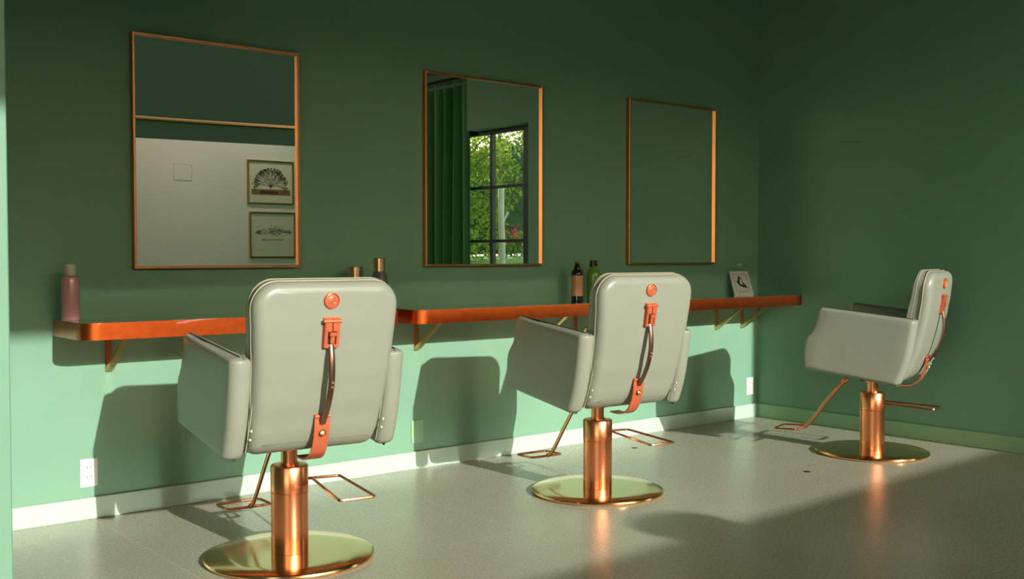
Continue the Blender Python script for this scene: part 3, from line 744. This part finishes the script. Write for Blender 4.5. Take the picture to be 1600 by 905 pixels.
# ------------------------------------------------------------------ outdoors
def ground_z(x, y):
    d = math.hypot(max(0, x-XE if y < YS else x-XR), 0); d = max(0, x-(XR+.6))
    t = min(1, max(0, (d-.5)/4.5)); return -.15+1.13*t*t*(3-2*t)+.012*max(0, d-5)
bm = bmesh.new(); rows = []
xs = [XR+T+.02+k*.8 for k in range(48)]; ysg = [-34+k*1.1 for k in range(48)]
for y in ysg: rows.append([bm.verts.new((x, y, ground_z(x, y) if y > YS+.5 or x > XE+T+.1 else min(ground_z(x, y), -.16))) for x in xs])
for A, B in zip(rows, rows[1:]):
    for i in range(len(xs)-1): bm.faces.new((A[i], A[i+1], B[i+1], B[i]))
lawn = struct('ground', bm, M['grass'])
struct('ground_beside_house', box((XL-14, -34, -.4), (XL-T, D+10, -.16)), M['path'], smooth=False)  # unseen yard, made pale to bounce sunlight through the left window
struct('ground_behind_house', box((XL-T, -34, -.4), (XR+T+.02, YF-.15, -.16)), M['grass'], smooth=False)
bm = bmesh.new()
A, B = [], []
for k in range(20):
    x = 14+k*.55; yc = -9.2-(x-14)*.9+.3*math.sin(k*.7)
    A.append(bm.verts.new((x-.5, yc-.5, ground_z(x-.5, yc)+.03))); B.append(bm.verts.new((x+.9, yc+.9, ground_z(x+.9, yc)+.03)))
for i in range(19): bm.faces.new((A[i], A[i+1], B[i+1], B[i]))
pth = obj('garden_path', bm, M['path']); md = pth.modifiers.new('s', 'SOLIDIFY'); md.thickness = .05
pth['kind'] = 'structure'
def leaves(bm, c, rad, n, size, rnd, hollow=.35):
    for _ in range(n):
        while True:
            v = Vector((rnd.uniform(-1, 1), rnd.uniform(-1, 1), rnd.uniform(-1, 1)))
            if hollow < v.length < 1: break
        p = Vector(c)+Vector((v.x*rad[0], v.y*rad[1], v.z*rad[2]))
        a = Vector((rnd.uniform(-1, 1), rnd.uniform(-1, 1), rnd.uniform(-1, 1))).normalized(); b = a.orthogonal().normalized(); s = size*rnd.uniform(.6, 1.3)
        q = [bm.verts.new(p+a*s), bm.verts.new(p+b*s*.4+a*.1*s), bm.verts.new(p-a*s), bm.verts.new(p-b*s*.4+a*.1*s)]
        bm.faces.new(q)
def tree(name, x, y, h, blobs, m, tm, n, size, label, seed, cat='tree', trunk_r=.09):
    rnd = random.Random(seed); g0 = ground_z(x, y); e = empty(name, (x, y, g0-.05))
    bm = bmesh.new(); add_tube(bm, smooth_path([(0, 0, 0), (.05, .03, h*.3), (-.06, .05, h*.65), (.02, 0, h)], 2), [trunk_r*(1-.6*i/12) for i in range(13)][:13] if False else trunk_r*.8, 8)
    for k in range(7):
        a = rnd.uniform(0, 6.28); z0 = h*rnd.uniform(.45, .9); add_tube(bm, [(0, 0, z0), (math.cos(a)*.5, math.sin(a)*.5, z0+.35), (math.cos(a)*1.1, math.sin(a)*1.1, z0+.5)], trunk_r*.25, 5)
    obj('trunk', bm, tm, e)
    bm = bmesh.new()
    for (bx, by, bz, r1, r3) in blobs: leaves(bm, (bx, by, bz), (r1, r1, r3), n//len(blobs), size, rnd)
    o = obj('foliage', bm, m, e, smooth=False); o['kind'] = 'stuff'
    if cat == 'hedge':
        bm = bmesh.new()
        for (bx, by, bz, r1, r3) in blobs:
            mt = Matrix.Translation((bx, by, bz)) @ Matrix.Diagonal((r1*.86, r1*.86, r3*.86, 1)); bmesh.ops.create_icosphere(bm, subdivisions=4, radius=1, matrix=mt)
        for v in bm.verts: v.co += Vector((noise.noise(v.co*1.3), noise.noise(v.co*1.3+Vector((5, 0, 0))), noise.noise(v.co*1.6+Vector((0, 7, 0)))))*.35
        o = obj('inner_foliage', bm, m, e, smooth=False); o['kind'] = 'stuff'
    tag(e, label, cat); return e
tree('leafy_tree', 11.25, -6.1, 2.5, [(0, 0, 2.3, .85, .9), (.35, .3, 1.4, .6, .7), (-.6, -.3, 1.5, .8, .8), (0, .2, .5, .7, .6)], M['leafA'], M['bark'], 4200, .048, 'sunlit yellow green tree seen at left in the mirrored window', 3, trunk_r=.05)
tree('leafy_tree', 14.6, -9.2, 3.2, [(0, 0, 2.9, 1.0, .8), (-.9, .3, 2.4, .8, .8), (.9, .6, 3.1, .8, .5)], M['leafA'], M['bark'], 1900, .055, 'sparse light green tree against the sky in the mirrored window', 5, trunk_r=.05)
tree('hedge', 24.0, -20.0, 2.0, [(k*1.5, k*1.2, 1.9+.3*math.sin(k*2.1)+(1.2 if k > 0 else 0), 1.9, 2.3) for k in range(-5, 6)], M['leafC'], M['bark'], 16000, .15, 'dark distant hedge beyond the lawn', 9, 'hedge')
pz = ground_z(9.74, -3.17)
e = empty('bare_trunk', (9.74, -3.17, pz-.05)); obj('stem', tube(smooth_path([(0, 0, 0), (.02, .01, .5), (-.02, .02, 1.0), (.0, 0, 2.10-pz)], 2), .045, 10), M['pale'], e); obj('stub', tube([(0, 0, .9), (.08, .06, 1.1)], .018, 6), M['pale'], e)
tag(e, 'pale bare upright trunk standing on the lawn outside', 'trunk')
fe = empty('flower_bush', (13.2, -6.6, ground_z(13.2, -6.6)-.02)); rnd = random.Random(4)
bm = bmesh.new(); leaves(bm, (0, 0, .25), (.7, .5, .3), 700, .05, rnd, 0); o = obj('foliage', bm, M['leafB'], fe, smooth=False); o['kind'] = 'stuff'
bm = bmesh.new(); leaves(bm, (0, 0, .45), (.7, .5, .25), 130, .05, rnd, 0); o = obj('blossoms', bm, M['flower'], fe, smooth=False); o['kind'] = 'stuff'
tag(fe, 'low bush with pink flowers by the lawn outside', 'bush')
# the green building across the yard, added below the sun's path, seen over the white wall
nb = empty('green_backdrop', (4, -14.2, -.2))
obj('wall', box((-14, -.3, 0), (9.2, 0, 6.02)), mat('dark_green_render', (.009, .024, .006), .8, var=.05, vscale=.6), nb, smooth=False)
obj('coping', box((-14.05, -.35, 6.02), (9.25, .05, 6.07)), M['ceil'], nb, smooth=False)
obj('copper_rail', tube([(-13.9+.6*k, .07, 4.17+.0103*(k*.6)-.11+.02*math.sin(k*.35)) for k in range(39)], .042, 8), M['frame'], nb)  # curtain rail, moved out here so it casts no shadow indoors
tag(nb, 'plain green building added across the yard, seen above the white wall', 'backdrop')
